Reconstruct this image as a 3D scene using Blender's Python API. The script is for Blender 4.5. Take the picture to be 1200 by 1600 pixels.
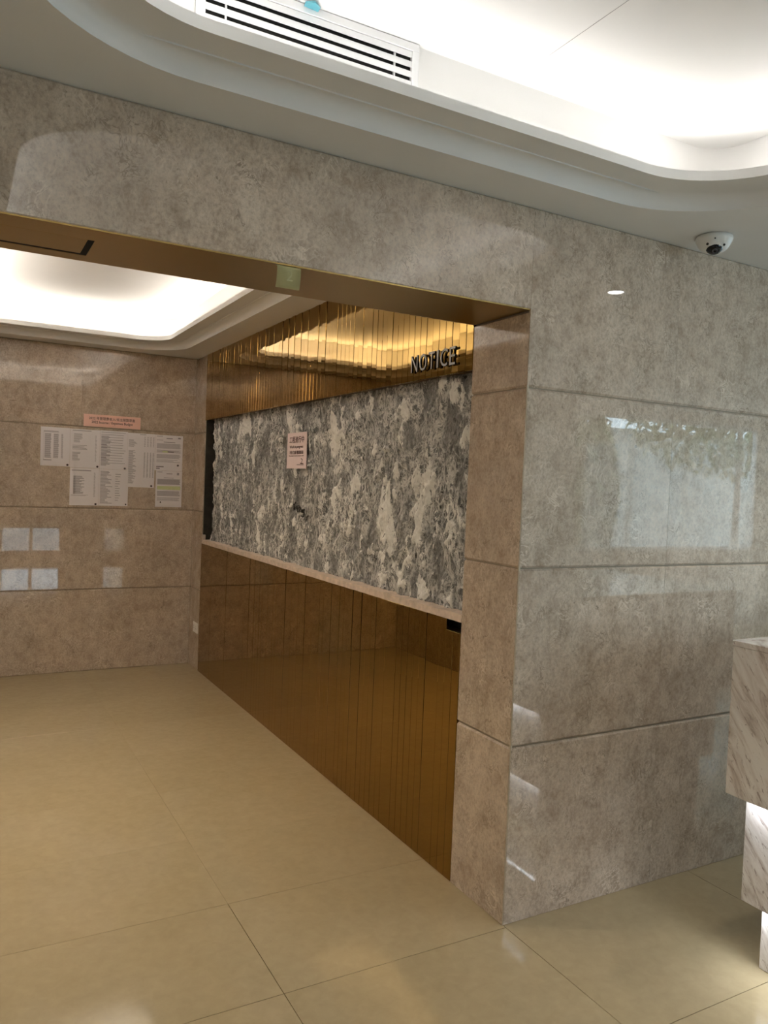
import bpy, bmesh, math, random
import numpy as np
from mathutils import Matrix, Vector

for _o in list(bpy.data.objects):
    bpy.data.objects.remove(_o, do_unlink=True)
S = bpy.context.scene
COL = S.collection
random.seed(7)
RNG = np.random.default_rng(11)

# ------------------------------------------------------------------ camera
CX, CY, CZ = -1.7794, -2.2047, 1.5886
YAW, PITCH, ROLL, FPX = 0.50456, -0.03436, 0.04019, 1217.24
fw = Vector((math.sin(YAW) * math.cos(PITCH), math.cos(YAW) * math.cos(PITCH), math.sin(PITCH)))
rt = Vector((math.cos(YAW), -math.sin(YAW), 0))
up = rt.cross(fw)
r2 = rt * math.cos(ROLL) + up * math.sin(ROLL)
u2 = -rt * math.sin(ROLL) + up * math.cos(ROLL)
cam_d = bpy.data.cameras.new('camera')
cam = bpy.data.objects.new('camera', cam_d)
COL.objects.link(cam)
M = Matrix.Identity(4)
for i in range(3):
    M[i][0], M[i][1], M[i][2] = r2[i], u2[i], -fw[i]
M[0][3], M[1][3], M[2][3] = CX, CY, CZ
cam.matrix_world = M
cam_d.sensor_fit = 'VERTICAL'
cam_d.sensor_height = 32
cam_d.lens = FPX * 32 / 1600
cam_d.clip_start = 0.02
S.camera = cam

# ------------------------------------------------------------------ world, exposure
S.view_settings.view_transform = 'Standard'
S.view_settings.look = 'None'
S.view_settings.gamma = 1.0
S.view_settings.use_curve_mapping = False
S.view_settings.exposure = 0.35
W = bpy.data.worlds.new('overcast_sky')
S.world = W
W.use_nodes = True
bg = W.node_tree.nodes['Background']
bg.inputs[0].default_value = (0.70, 0.85, 1.0, 1)
bg.inputs[1].default_value = 6.6

COVE_HALL = 2.0       # watts per metre of LED strip in the hall tray
COVE_IN = 3.6         # the same in the passage tray
HALL_FILL = 24.0       # added fill downlight, unseen by the hall's left wall
PASSAGE_FILL = 64.0   # each of two added fill downlights, unseen behind the lintel
DOWNLIGHT = 20.0       # watts of the ceiling downlight over the counter
LED_TILT = 63.0        # the strips lean from straight up towards the tray centre
LED_HALL = (1.0, 0.975, 0.95)
LED_IN = (1.0, 0.92, 0.82)


def area(name, loc, sx, sy, power, color, direction=(0, 0, 1), spread=180):
    l = bpy.data.lights.new(name, 'AREA')
    l.shape = 'RECTANGLE'
    l.size, l.size_y = sx, sy
    l.energy = power
    l.color = color
    l.spread = math.radians(spread)
    o = bpy.data.objects.new(name, l)
    o.location = loc
    o.rotation_euler = Vector(direction).to_track_quat('-Z', 'Y').to_euler()
    COL.objects.link(o)
    return o


# ------------------------------------------------------------------ main measures (metres)
ZC, Z2, ZT = 2.59, 2.64, 2.835          # ceiling border, step, tray top
Z1J, Z2J, Z3J = 0.656, 1.308, 1.958     # horizontal joints in the stone
ZF = 2.231                               # soffit of the lintel
D, LS, L = 0.342, 4.09, 4.393            # depth of jamb, start of far return, far wall
XL = -2.05                               # left side of the passage
HX0, HX1, HY0 = -2.6, 7.6, -4.2          # hall
ZH, ZS = 2.057, 1.053                    # header bottom, sill underside


# ------------------------------------------------------------------ helpers
def link(o, parent=None):
    COL.objects.link(o)
    if parent is not None:
        o.parent = parent
    return o


def wloc(o):
    v = Vector((0, 0, 0))
    while o is not None:
        v += o.location
        o = o.parent
    return v


def obj(name, bm, mat, parent=None, origin=None, smooth=False, kind=None, label=None):
    """world-space bmesh -> one mesh object with its origin at the given point."""
    bmesh.ops.recalc_face_normals(bm, faces=bm.faces)
    if origin is None:
        xs = [v.co for v in bm.verts]
        lo = Vector([min(c[i] for c in xs) for i in range(3)])
        hi = Vector([max(c[i] for c in xs) for i in range(3)])
        origin = Vector(((lo.x + hi.x) / 2, (lo.y + hi.y) / 2, lo.z))
    origin = Vector(origin)
    for v in bm.verts:
        v.co -= origin
    me = bpy.data.meshes.new(name)
    bm.to_mesh(me)
    bm.free()
    if smooth:
        for p in me.polygons:
            p.use_smooth = True
    me.materials.append(mat)
    o = bpy.data.objects.new(name, me)
    o.location = origin - (wloc(parent) if parent else Vector())
    link(o, parent)
    if kind:
        o['kind'] = kind
    if label:
        o['label'] = label
    return o


def empty(name, loc, label, cat, group=None):
    o = bpy.data.objects.new(name, None)
    o.empty_display_size = 0.05
    o.location = loc
    link(o)
    tag(o, label, cat, group)
    return o


def tag(o, label, cat, group=None):
    o['label'] = label
    o['category'] = cat
    if group:
        o['group'] = group
    return o


def box(bm, x0, x1, y0, y1, z0, z1, bev=0.0, seg=1):
    b = bmesh.new()
    bmesh.ops.create_cube(b, size=1)
    for v in b.verts:
        v.co = Vector(((x0 + x1) / 2 + v.co.x * (x1 - x0), (y0 + y1) / 2 + v.co.y * (y1 - y0), (z0 + z1) / 2 + v.co.z * (z1 - z0)))
    if bev > 0:
        bmesh.ops.bevel(b, geom=list(b.edges), offset=bev, segments=seg, affect='EDGES', profile=0.5)
    me = bpy.data.meshes.new('tmp')
    b.to_mesh(me)
    b.free()
    bm.from_mesh(me)
    bpy.data.meshes.remove(me)
    return bm


def boxo(name, x0, x1, y0, y1, z0, z1, mat, parent=None, bev=0.0, **k):
    return obj(name, box(bmesh.new(), x0, x1, y0, y1, z0, z1, bev), mat, parent, **k)


def poly_prism(bm, pts, axis_fn, d0, d1):
    """2-D outline pts extruded between depths d0, d1; axis_fn(u, v, d) -> world point."""
    a = [bm.verts.new(axis_fn(u, v, d0)) for u, v in pts]
    b = [bm.verts.new(axis_fn(u, v, d1)) for u, v in pts]
    bm.faces.new(a)
    bm.faces.new(b[::-1])
    n = len(pts)
    for i in range(n):
        bm.faces.new((a[i], b[i], b[(i + 1) % n], a[(i + 1) % n]))


def lathe(bm, prof, n=40, centre=(0, 0, 0)):
    """profile [(r, z)] about the z axis."""
    rings = []
    c = Vector(centre)
    for r, z in prof:
        if r < 1e-6:
            rings.append([bm.verts.new(c + Vector((0, 0, z)))])
        else:
            rings.append([bm.verts.new(c + Vector((r * math.cos(2 * math.pi * k / n), r * math.sin(2 * math.pi * k / n), z))) for k in range(n)])
    for A, B in zip(rings, rings[1:]):
        for k in range(n):
            a = A[k % len(A)], A[(k + 1) % len(A)]
            b = B[k % len(B)], B[(k + 1) % len(B)]
            f = []
            for v in (a[0], a[1], b[1], b[0]):
                if v not in f:
                    f.append(v)
            if len(f) > 2:
                bm.faces.new(f)


def text_bm(body, width, height, place, depth=0.0004, bold=0.0, mat4=None, sx=None):
    """text as a mesh fitted to width x height; place(u, v, d) maps the plane to the world (u right, v up, d proud)."""
    cu = bpy.data.curves.new('txt', 'FONT')
    cu.body = body
    cu.size = 1.0
    cu.offset = bold
    cu.resolution_u = 3
    cu.extrude = 0.5
    o = bpy.data.objects.new('txt', cu)
    COL.objects.link(o)
    dg = bpy.context.evaluated_depsgraph_get()
    me = bpy.data.meshes.new_from_object(o.evaluated_get(dg))
    bpy.data.objects.remove(o, do_unlink=True)
    bpy.data.curves.remove(cu)
    bm = bmesh.new()
    bm.from_mesh(me)
    bpy.data.meshes.remove(me)
    if not bm.verts:
        return bm
    x0 = min(v.co.x for v in bm.verts); x1 = max(v.co.x for v in bm.verts)
    y0 = min(v.co.y for v in bm.verts); y1 = max(v.co.y for v in bm.verts)
    for v in bm.verts:
        u = (v.co.x - x0) / (x1 - x0) * width
        w = (v.co.y - y0) / (y1 - y0) * height
        d = (v.co.z + 0.5) * depth
        v.co = place(u, w, d)
    return bm


# ------------------------------------------------------------------ materials
def nmat(name):
    m = bpy.data.materials.new(name)
    m.use_nodes = True
    nt = m.node_tree
    return m, nt, nt.nodes['Principled BSDF']


def N(nt, typ, **k):
    n = nt.nodes.new(typ)
    for a, v in k.items():
        if a.startswith('i_'):
            n.inputs[a[2:].replace('_', ' ')].default_value = v
        else:
            setattr(n, a, v)
    return n


def ramp(nt, stops):
    r = nt.nodes.new('ShaderNodeValToRGB')
    e = r.color_ramp.elements
    while len(e) < len(stops):
        e.new(0.5)
    for el, (p, c) in zip(e, stops):
        el.position = p
        el.color = (*c, 1) if len(c) == 3 else c
    return r


def mixc(nt, fac, a, b, mode='MIX'):
    m = nt.nodes.new('ShaderNodeMix')
    m.data_type = 'RGBA'
    m.blend_type = mode
    for s, v in ((0, fac), (6, a), (7, b)):
        if isinstance(v, bpy.types.NodeSocket):
            nt.links.new(v, m.inputs[s])
        else:
            m.inputs[s].default_value = v if s == 0 else (*v, 1)
    return m.outputs[2]


def pos_coord(nt, scale=(1, 1, 1), per_object=True):
    g = N(nt, 'ShaderNodeNewGeometry')
    mp = N(nt, 'ShaderNodeMapping')
    mp.inputs['Scale'].default_value = scale
    if per_object:
        oi = N(nt, 'ShaderNodeObjectInfo')
        cb = N(nt, 'ShaderNodeCombineXYZ')
        mu = N(nt, 'ShaderNodeMath', operation='MULTIPLY')
        mu.inputs[1].default_value = 37.0
        nt.links.new(oi.outputs['Random'], mu.inputs[0])
        for i in range(3):
            nt.links.new(mu.outputs[0], cb.inputs[i])
        ad = N(nt, 'ShaderNodeVectorMath', operation='ADD')
        nt.links.new(g.outputs['Position'], ad.inputs[0])
        nt.links.new(cb.outputs[0], ad.inputs[1])
        nt.links.new(ad.outputs[0], mp.inputs[0])
    else:
        nt.links.new(g.outputs['Position'], mp.inputs[0])
    return mp.outputs[0]


def noise(nt, co, scale, detail=4, rough=0.55, dist=0.0):
    n = N(nt, 'ShaderNodeTexNoise')
    n.inputs['Scale'].default_value = scale
    n.inputs['Detail'].default_value = detail
    n.inputs['Roughness'].default_value = rough
    n.inputs['Distortion'].default_value = dist
    nt.links.new(co, n.inputs['Vector'])
    return n


def stone(name, lo, mid, hi, rough=0.06):
    m, nt, b = nmat(name)
    co = pos_coord(nt, (1, 1, 0.82))
    big = noise(nt, co, 3.0, 4, 0.6, 0.3)
    med = noise(nt, co, 15, 8, 0.76, 0.3)
    fine = noise(nt, co, 95, 5, 0.7, 0.3)
    r1 = ramp(nt, [(0.33, lo), (0.50, mid), (0.68, hi)])
    nt.links.new(med.outputs[0], r1.inputs[0])
    r2_ = ramp(nt, [(0.3, (0.90, 0.89, 0.88)), (0.7, (1.07, 1.06, 1.05))])
    nt.links.new(big.outputs[0], r2_.inputs[0])
    c = mixc(nt, 1.0, r1.outputs[0], r2_.outputs[0], 'MULTIPLY')
    r3 = ramp(nt, [(0.27, (0.68, 0.66, 0.64)), (0.5, (1, 1, 1)), (0.73, (1.20, 1.19, 1.17))])
    nt.links.new(fine.outputs[0], r3.inputs[0])
    c = mixc(nt, 1.0, c, r3.outputs[0], 'MULTIPLY')

    def vein(scale, dist, lo_, hi_, gate_scale, g0, g1):
        """thin curled fossil outlines, only in some patches."""
        nn = noise(nt, co, scale, 3, 0.55, dist)
        sb = N(nt, 'ShaderNodeMath', operation='SUBTRACT')
        sb.inputs[1].default_value = 0.5
        nt.links.new(nn.outputs[0], sb.inputs[0])
        ab = N(nt, 'ShaderNodeMath', operation='ABSOLUTE')
        nt.links.new(sb.outputs[0], ab.inputs[0])
        rv = ramp(nt, [(lo_, (1, 1, 1)), (hi_, (0, 0, 0))])
        nt.links.new(ab.outputs[0], rv.inputs[0])
        gate = ramp(nt, [(g0, (0, 0, 0)), (g1, (1, 1, 1))])
        nt.links.new(noise(nt, co, gate_scale, 3).outputs[0], gate.inputs[0])
        mu = N(nt, 'ShaderNodeMath', operation='MULTIPLY')
        nt.links.new(rv.outputs[0], mu.inputs[0])
        nt.links.new(gate.outputs[0], mu.inputs[1])
        return mu.outputs[0]
    c = mixc(nt, vein(11, 2.2, 0.004, 0.040, 7, 0.50, 0.68), c, tuple(min(1, h * 1.15) for h in hi))
    c = mixc(nt, vein(16, 2.6, 0.002, 0.030, 9, 0.50, 0.64), c, tuple(l * 0.72 for l in lo))
    sp = ramp(nt, [(0.665, (0, 0, 0)), (0.73, (0.75, 0.75, 0.75))])
    nt.links.new(noise(nt, co, 42, 3, 0.6, 1.4).outputs[0], sp.inputs[0])
    c = mixc(nt, sp.outputs[0], c, tuple(l * 0.6 for l in lo))
    nt.links.new(c, b.inputs['Base Color'])
    b.inputs['Roughness'].default_value = rough
    b.inputs['IOR'].default_value = 1.66
    return m


def plain(name, col, rough=0.5, metallic=0.0, var=0.06, scale=25, bump=0.0):
    m, nt, b = nmat(name)
    co = pos_coord(nt)
    n = noise(nt, co, scale, 4)
    r = ramp(nt, [(0.3, tuple(c * (1 - var) for c in col)), (0.7, tuple(min(1, c * (1 + var)) for c in col))])
    nt.links.new(n.outputs[0], r.inputs[0])
    nt.links.new(r.outputs[0], b.inputs['Base Color'])
    b.inputs['Roughness'].default_value = rough
    b.inputs['Metallic'].default_value = metallic
    if bump:
        bp = N(nt, 'ShaderNodeBump')
        bp.inputs['Strength'].default_value = bump
        bp.inputs['Distance'].default_value = 0.002
        nt.links.new(n.outputs[0], bp.inputs['Height'])
        nt.links.new(bp.outputs[0], b.inputs['Normal'])
    return m


M_STONE = stone('polished_beige_limestone', (0.40, 0.315, 0.24), (0.525, 0.432, 0.345), (0.62, 0.53, 0.435), 0.014)
M_STONE_IN = M_STONE
M_GROUT = plain('pale_joint_filler', (0.26, 0.215, 0.155), 0.7)
M_BEAD = plain('cream_corner_bead', (0.52, 0.45, 0.34), 0.4)
M_DARKGROUT = plain('dark_floor_joint', (0.10, 0.07, 0.04), 0.8)
M_PAINT = plain('white_ceiling_paint', (0.78, 0.77, 0.75), 0.75, var=0.02, scale=3)
M_WALLPAINT = plain('cream_wall_paint', (0.55, 0.50, 0.43), 0.6, var=0.03)
M_BRONZE = plain('bronze_mirror', (0.36, 0.22, 0.058), 0.010, 1.0, var=0.03, scale=2)
M_SOFFIT = plain('brushed_bronze_panel', (0.40, 0.275, 0.095), 0.32, 1.0, var=0.03, scale=3)
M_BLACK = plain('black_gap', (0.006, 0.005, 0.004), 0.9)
M_WHITEMETAL = plain('white_powder_coat', (0.80, 0.80, 0.80), 0.4, var=0.02)
M_WHITEPLASTIC = plain('white_plastic', (0.78, 0.77, 0.74), 0.35, var=0.02)
M_PAPER = plain('white_paper', (0.88, 0.85, 0.88), 0.7, var=0.02, scale=6)
M_PINK = plain('pink_paper', (0.92, 0.60, 0.51), 0.7, var=0.03, scale=8)
M_PINK2 = plain('pale_pink_paper', (0.93, 0.78, 0.78), 0.6, var=0.03, scale=8)
M_NOTE = plain('pale_green_note_paper', (0.62, 0.60, 0.33), 0.7, var=0.04, scale=20)
M_INK = plain('black_print', (0.05, 0.03, 0.035), 0.7)
M_INKGREY = plain('grey_print', (0.34, 0.31, 0.34), 0.7)
M_INKBROWN = plain('dark_brown_print', (0.10, 0.035, 0.03), 0.7)
M_GREEN = plain('green_highlighter', (0.66, 0.72, 0.40), 0.7)
M_STEEL = plain('satin_steel_letter', (0.44, 0.43, 0.45), 0.45, 0.0, var=0.05)
M_LETTEREDGE = M_BLACK
M_GLASSBLACK = plain('black_camera_dome', (0.01, 0.01, 0.012), 0.06)
M_MARKER = plain('black_marker', (0.012, 0.008, 0.006), 0.6)
M_TAPE = plain('teal_film', (0.07, 0.27, 0.33), 0.3)
M_SILL = plain('broken_cream_sill', (0.62, 0.50, 0.41), 0.55, var=0.18, scale=30, bump=0.4)
M_CONC = plain('dark_recess_board', (0.030, 0.026, 0.020), 0.85, var=0.4, scale=18)


def floor_mat():
    m, nt, b = nmat('polished_cream_floor_tile')
    co = pos_coord(nt, (1, 1, 1))
    n1 = noise(nt, co, 1.6, 4, 0.6, 0.5)
    n2 = noise(nt, co, 22, 5, 0.65, 0.4)
    r1 = ramp(nt, [(0.3, (0.385, 0.31, 0.185)), (0.7, (0.42, 0.34, 0.21))])
    nt.links.new(n1.outputs[0], r1.inputs[0])
    r2_ = ramp(nt, [(0.3, (0.93, 0.92, 0.91)), (0.7, (1.05, 1.05, 1.05))])
    nt.links.new(n2.outputs[0], r2_.inputs[0])
    c = mixc(nt, 1.0, r1.outputs[0], r2_.outputs[0], 'MULTIPLY')
    nt.links.new(c, b.inputs['Base Color'])
    sm = noise(nt, co, 3.0, 5, 0.6)
    rr = ramp(nt, [(0.3, (0.05,) * 3), (0.7, (0.12,) * 3)])
    nt.links.new(sm.outputs[0], rr.inputs[0])
    nt.links.new(rr.outputs[0], b.inputs['Roughness'])
    b.inputs['IOR'].default_value = 1.5
    return m


def marble_mat():
    m, nt, b = nmat('white_marble_brown_veins')
    co = pos_coord(nt, (1, 1, 1), False)
    rot = N(nt, 'ShaderNodeMapping')
    sk = N(nt, 'ShaderNodeMapping')
    sk.inputs['Rotation'].default_value = (math.radians(33), math.radians(12), 0)
    nt.links.new(co, sk.inputs[0])
    rot.inputs['Scale'].default_value = (5, 9, 2.0)
    nt.links.new(sk.outputs[0], rot.inputs[0])
    n1 = noise(nt, rot.outputs[0], 2.2, 7, 0.62, 1.0)
    r1 = ramp(nt, [(0.36, (0.42, 0.35, 0.32)), (0.44, (0.66, 0.60, 0.56)), (0.54, (0.80, 0.76, 0.73)), (0.62, (0.86, 0.83, 0.80))])
    nt.links.new(n1.outputs[0], r1.inputs[0])
    n2 = noise(nt, rot.outputs[0], 8, 5, 0.6, 1.5)
    r2_ = ramp(nt, [(0.34, (0.42, 0.36, 0.34)), (0.41, (1, 1, 1))])
    nt.links.new(n2.outputs[0], r2_.inputs[0])
    c = mixc(nt, 0.8, r1.outputs[0], r2_.outputs[0], 'MULTIPLY')
    nt.links.new(c, b.inputs['Base Color'])
    b.inputs['Roughness'].default_value = 0.12
    return m


def rough_mat():
    m, nt, b = nmat('hacked_mortar_and_plaster')
    at = N(nt, 'ShaderNodeAttribute', attribute_name='plaster')
    co = pos_coord(nt, (1, 1.0, 0.5), False)
    f = noise(nt, co, 42, 6, 0.72, 1.6)
    g = noise(nt, co, 17, 5, 0.65, 1.0)
    base = ramp(nt, [(0.30, (0.050, 0.049, 0.047)), (0.46, (0.155, 0.153, 0.148)), (0.62, (0.27, 0.265, 0.256))])
    nt.links.new(f.outputs[0], base.inputs[0])
    tone = ramp(nt, [(0.35, (0.72, 0.72, 0.72)), (0.65, (1.2, 1.2, 1.2))])
    nt.links.new(g.outputs[0], tone.inputs[0])
    c = mixc(nt, 1.0, base.outputs[0], tone.outputs[0], 'MULTIPLY')
    # thin pale trowel ridges
    def ridge(scale, dist, w):
        nn = noise(nt, co, scale, 4, 0.6, dist)
        sb = N(nt, 'ShaderNodeMath', operation='SUBTRACT'); sb.inputs[1].default_value = 0.5
        nt.links.new(nn.outputs[0], sb.inputs[0])
        ab = N(nt, 'ShaderNodeMath', operation='ABSOLUTE')
        nt.links.new(sb.outputs[0], ab.inputs[0])
        r = ramp(nt, [(0.006, (1, 1, 1)), (w, (0, 0, 0))])
        nt.links.new(ab.outputs[0], r.inputs[0])
        return r.outputs[0]
    gt = ramp(nt, [(0.38, (0.15, 0.15, 0.15)), (0.58, (1, 1, 1))])
    nt.links.new(noise(nt, co, 9, 3).outputs[0], gt.inputs[0])
    mu = N(nt, 'ShaderNodeMath', operation='MULTIPLY')
    nt.links.new(ridge(10, 2.2, 0.06), mu.inputs[0]); nt.links.new(gt.outputs[0], mu.inputs[1])
    c = mixc(nt, mu.outputs[0], c, (0.76, 0.745, 0.71))
    mu2 = N(nt, 'ShaderNodeMath', operation='MULTIPLY')
    nt.links.new(ridge(22, 2.2, 0.045), mu2.inputs[0]); nt.links.new(gt.outputs[0], mu2.inputs[1])
    c = mixc(nt, mu2.outputs[0], c, (0.62, 0.605, 0.575))
    # plaster left standing, crisp torn outline
    a = N(nt, 'ShaderNodeMath', operation='MULTIPLY_ADD')
    a.inputs[1].default_value = 0.75
    nt.links.new(f.outputs[0], a.inputs[0])
    nt.links.new(at.outputs['Fac'], a.inputs[2])
    pm = ramp(nt, [(0.80, (0, 0, 0)), (0.85, (1, 1, 1))])
    nt.links.new(a.outputs[0], pm.inputs[0])
    pc = ramp(nt, [(0.35, (0.78, 0.76, 0.72)), (0.65, (0.93, 0.92, 0.88))])
    nt.links.new(g.outputs[0], pc.inputs[0])
    c = mixc(nt, pm.outputs[0], c, pc.outputs[0])
    pit = noise(nt, co, 30, 4, 0.6, 2.2)
    rp = ramp(nt, [(0.31, (0.12, 0.11, 0.10)), (0.40, (1, 1, 1))])
    nt.links.new(pit.outputs[0], rp.inputs[0])
    c = mixc(nt, 0.9, c, rp.outputs[0], 'MULTIPLY')
    nt.links.new(c, b.inputs['Base Color'])
    b.inputs['Roughness'].default_value = 0.85
    bp = N(nt, 'ShaderNodeBump')
    bp.inputs['Strength'].default_value = 0.8
    bp.inputs['Distance'].default_value = 0.006
    nt.links.new(f.outputs[0], bp.inputs['Height'])
    nt.links.new(bp.outputs[0], b.inputs['Normal'])
    return m


def glass_mat():
    m = bpy.data.materials.new('clear_window_glass')
    m.use_nodes = True
    nt = m.node_tree
    nt.nodes.clear()
    out = N(nt, 'ShaderNodeOutputMaterial')
    mx = N(nt, 'ShaderNodeMixShader')
    tr = N(nt, 'ShaderNodeBsdfTransparent')
    tr.inputs[0].default_value = (0.93, 0.97, 0.96, 1)
    gl = N(nt, 'ShaderNodeBsdfGlossy')
    gl.inputs['Roughness'].default_value = 0.0
    mx.inputs[0].default_value = 0.06
    nt.links.new(tr.outputs[0], mx.inputs[1])
    nt.links.new(gl.outputs[0], mx.inputs[2])
    nt.links.new(mx.outputs[0], out.inputs[0])
    return m


def emit_mat(name, col, strength):
    m = bpy.data.materials.new(name)
    m.use_nodes = True
    nt = m.node_tree
    nt.nodes.clear()
    out = N(nt, 'ShaderNodeOutputMaterial')
    e = N(nt, 'ShaderNodeEmission')
    e.inputs[0].default_value = (*col, 1)
    e.inputs[1].default_value = strength
    nt.links.new(e.outputs[0], out.inputs[0])
    return m


M_FLOOR = floor_mat()
M_MARBLE = marble_mat()
M_ROUGH = rough_mat()
M_GLASS = glass_mat()
M_LAMP = emit_mat('downlight_lamp', (1.0, 0.97, 0.92), 30)

# ------------------------------------------------------------------ floor
fl = boxo('floor', HX0 - 0.1, HX1 + 0.1, HY0 - 0.1, L + 0.1, -0.12, -0.006, M_DARKGROUT)
fl['kind'] = 'structure'
xl = [HX0, -1.715, -0.855, 0.005, 0.985, 1.85, 2.71, 3.57, 4.43, 5.29, 6.15, 7.01, HX1]
yl = [HY0, -3.63, -3.04, -2.44, -1.84, -1.24, -0.64, -0.014, 0.556, 1.126, 1.696, 2.266, 2.836, 3.406, 3.976, L]
for i in range(len(xl) - 1):
    for j in range(len(yl) - 1):
        x0, x1, y0, y1 = xl[i], xl[i + 1], yl[j], yl[j + 1]
        if y0 >= -0.02:
            x0, x1 = max(x0, XL), min(x1, 0.012)
            if x1 - x0 < 0.03:
                continue
        if y1 == -0.014 and x0 > 0:
            y1 = 0.012
        g = 0.0013 if y0 < 0.5 else 0.0004
        boxo('tile', x0 + g, x1 - g, y0 + g, y1 - g, -0.006, 0.0, M_FLOOR, fl)

# ------------------------------------------------------------------ stone walls
G = 0.0022     # half the open joint
BV = 0.0070    # arris


def panel(parent, axis, at, a0, a1, z0, z1, t=0.0078, gz0=G, gz1=G, ga0=0.0004, ga1=0.0004, mat=None):
    """one slab; axis 'y' faces -y at y=at, 'x' faces -x at x=at, 'X' faces +x at x=at; arrises on its level edges only."""
    a0 += ga0; a1 -= ga1; z1 -= gz1
    z0 = z0 + gz0 if z0 > 0.01 else -0.005
    e = BV
    sec = [(0, z0 + e), (e, z0), (t, z0), (t, z1), (e, z1), (0, z1 - e)]     # (depth, z)
    bm = bmesh.new()
    if axis == 'y':
        poly_prism(bm, sec, lambda d, z, a: Vector((a, at + d, z)), a0, a1)
    elif axis == 'x':
        poly_prism(bm, sec, lambda d, z, a: Vector((at + d, a, z)), a0, a1)
    else:
        poly_prism(bm, sec, lambda d, z, a: Vector((at - d, a, z)), a0, a1)
    return obj('stone_panel', bm, mat or M_STONE, parent)


COURSES = [(0.0, Z1J), (Z1J, Z2J), (Z2J, Z3J), (Z3J, ZC)]
wf = boxo('wall_front', 0.0076, HX1, 0.0076, D - 0.002, 0, ZC + 0.4, M_GROUT)
wf['kind'] = 'structure'
cuts = [0.0, 0.752, 1.66, 2.57, 3.48, 4.39, 5.30, 6.21, 7.12, HX1]
for k, (z0, z1) in enumerate(COURSES):
    for i in range(len(cuts) - 1):
        panel(wf, 'y', 0.0, cuts[i], cuts[i + 1], z0, z1, gz0=0.0005 if k == 0 else G, gz1=0.0 if k == 3 else G,
              ga0=0.004 if i == 0 and k < 3 else 0.0005, ga1=0.0005)
    # jamb slabs
    z1b = min(z1, ZF)
    panel(wf, 'x', 0.0, 0.004, D, z0, z1b, gz0=0.0005 if k == 0 else G, gz1=G if k < 3 else 0.001)
boxo('corner_bead', 0.0012, 0.0078, 0.0012, 0.0078, 0.0, ZF, M_BEAD, wf)
# lintel over the opening and the strip of wall left of it
ln_ = boxo('wall_lintel', XL - 0.0076, 0.0076, 0.0076, D - 0.012, ZF + 0.012, ZC + 0.4, M_GROUT)
ln_['kind'] = 'structure'
panel(ln_, 'y', 0.0, XL, 0.0, ZF, ZC, gz0=0.0, gz1=0.0)
boxo('back_face', XL, 0.0, D - 0.012, D, ZF + 0.001, ZC + 0.3, M_STONE, ln_)
wl0 = boxo('wall_front_left', HX0, XL - 0.0076, 0.0076, D - 0.002, 0, ZC + 0.4, M_GROUT)
wl0['kind'] = 'structure'
for k, (z0, z1) in enumerate(COURSES):
    panel(wl0, 'y', 0.0, HX0, XL, z0, z1)
    panel(wl0, 'X', XL, 0.004, D, z0, min(z1, ZF))

# bronze soffit with its access panel
so = bmesh.new()
hx, hy0, hy1, gp = -1.470, 0.104, 0.257, 0.018
box(so, hx + gp, -0.0005, 0.003, D, ZF, ZF + 0.012)
box(so, XL, hx + gp, 0.003, hy0 - 0.0006, ZF, ZF + 0.012)
box(so, XL, hx + gp, hy1 + gp, D, ZF, ZF + 0.012)
so = obj('trim_1', so, M_SOFFIT)
so['kind'] = 'structure'
boxo('access_panel', XL, hx, hy0, hy1, ZF, ZF + 0.012, M_SOFFIT, so, 0.0008)
bmg = bmesh.new()  # near-flush black strips put the gap's shade into colour
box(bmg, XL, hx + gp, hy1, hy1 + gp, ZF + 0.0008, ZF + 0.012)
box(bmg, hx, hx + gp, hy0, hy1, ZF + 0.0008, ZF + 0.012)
obj('gap_shade_strip', bmg, M_BLACK, so, label='black strip painting the shade of the gap around the access panel')

# far wall
wfar = boxo('wall_far', XL, 0.1, L + 0.0076, L + 0.12, 0, ZC + 0.4, M_GROUT)
wfar['kind'] = 'structure'
for k, (z0, z1) in enumerate(COURSES):
    for a0, a1 in (((XL, -0.908), (-0.908, 0.0)) if k == 3 else ((XL, 0.0),)):
        panel(wfar, 'y', L, a0, a1, z0, z1, gz0=0.0005 if k == 0 else G, gz1=0 if k == 3 else G, ga0=0.0004, ga1=0.0004)

# notice wall: structure behind, far return slabs
wr = boxo('wall_right', 0.20, 0.42, D - 0.002, L + 0.12, 0, ZC + 0.4, M_CONC)
wr['kind'] = 'structure'
boxo('return_backing', 0.012, 0.2, LS, L + 0.0076, 0, ZC + 0.3, M_CONC, wr)
boxo('joint_filler', 0.0076, 0.012, LS + 0.001, L + 0.0076, 0, ZC + 0.3, M_GROUT, wr)
for k, (z0, z1) in enumerate(COURSES):
    panel(wr, 'x', 0.0, LS, L, z0, z1, gz0=0.0005 if k == 0 else G, gz1=0 if k == 3 else G)

# passage left wall
wl = boxo('wall_left', XL - 0.12, XL - 0.0076, D, L + 0.12, 0, ZC + 0.4, M_GROUT)
wl['kind'] = 'structure'
for k, (z0, z1) in enumerate(COURSES):
    for a0, a1 in ((D, 1.6), (1.6, 2.9), (2.9, L)):
        panel(wl, 'X', XL, a0, a1, z0, z1)

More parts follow.
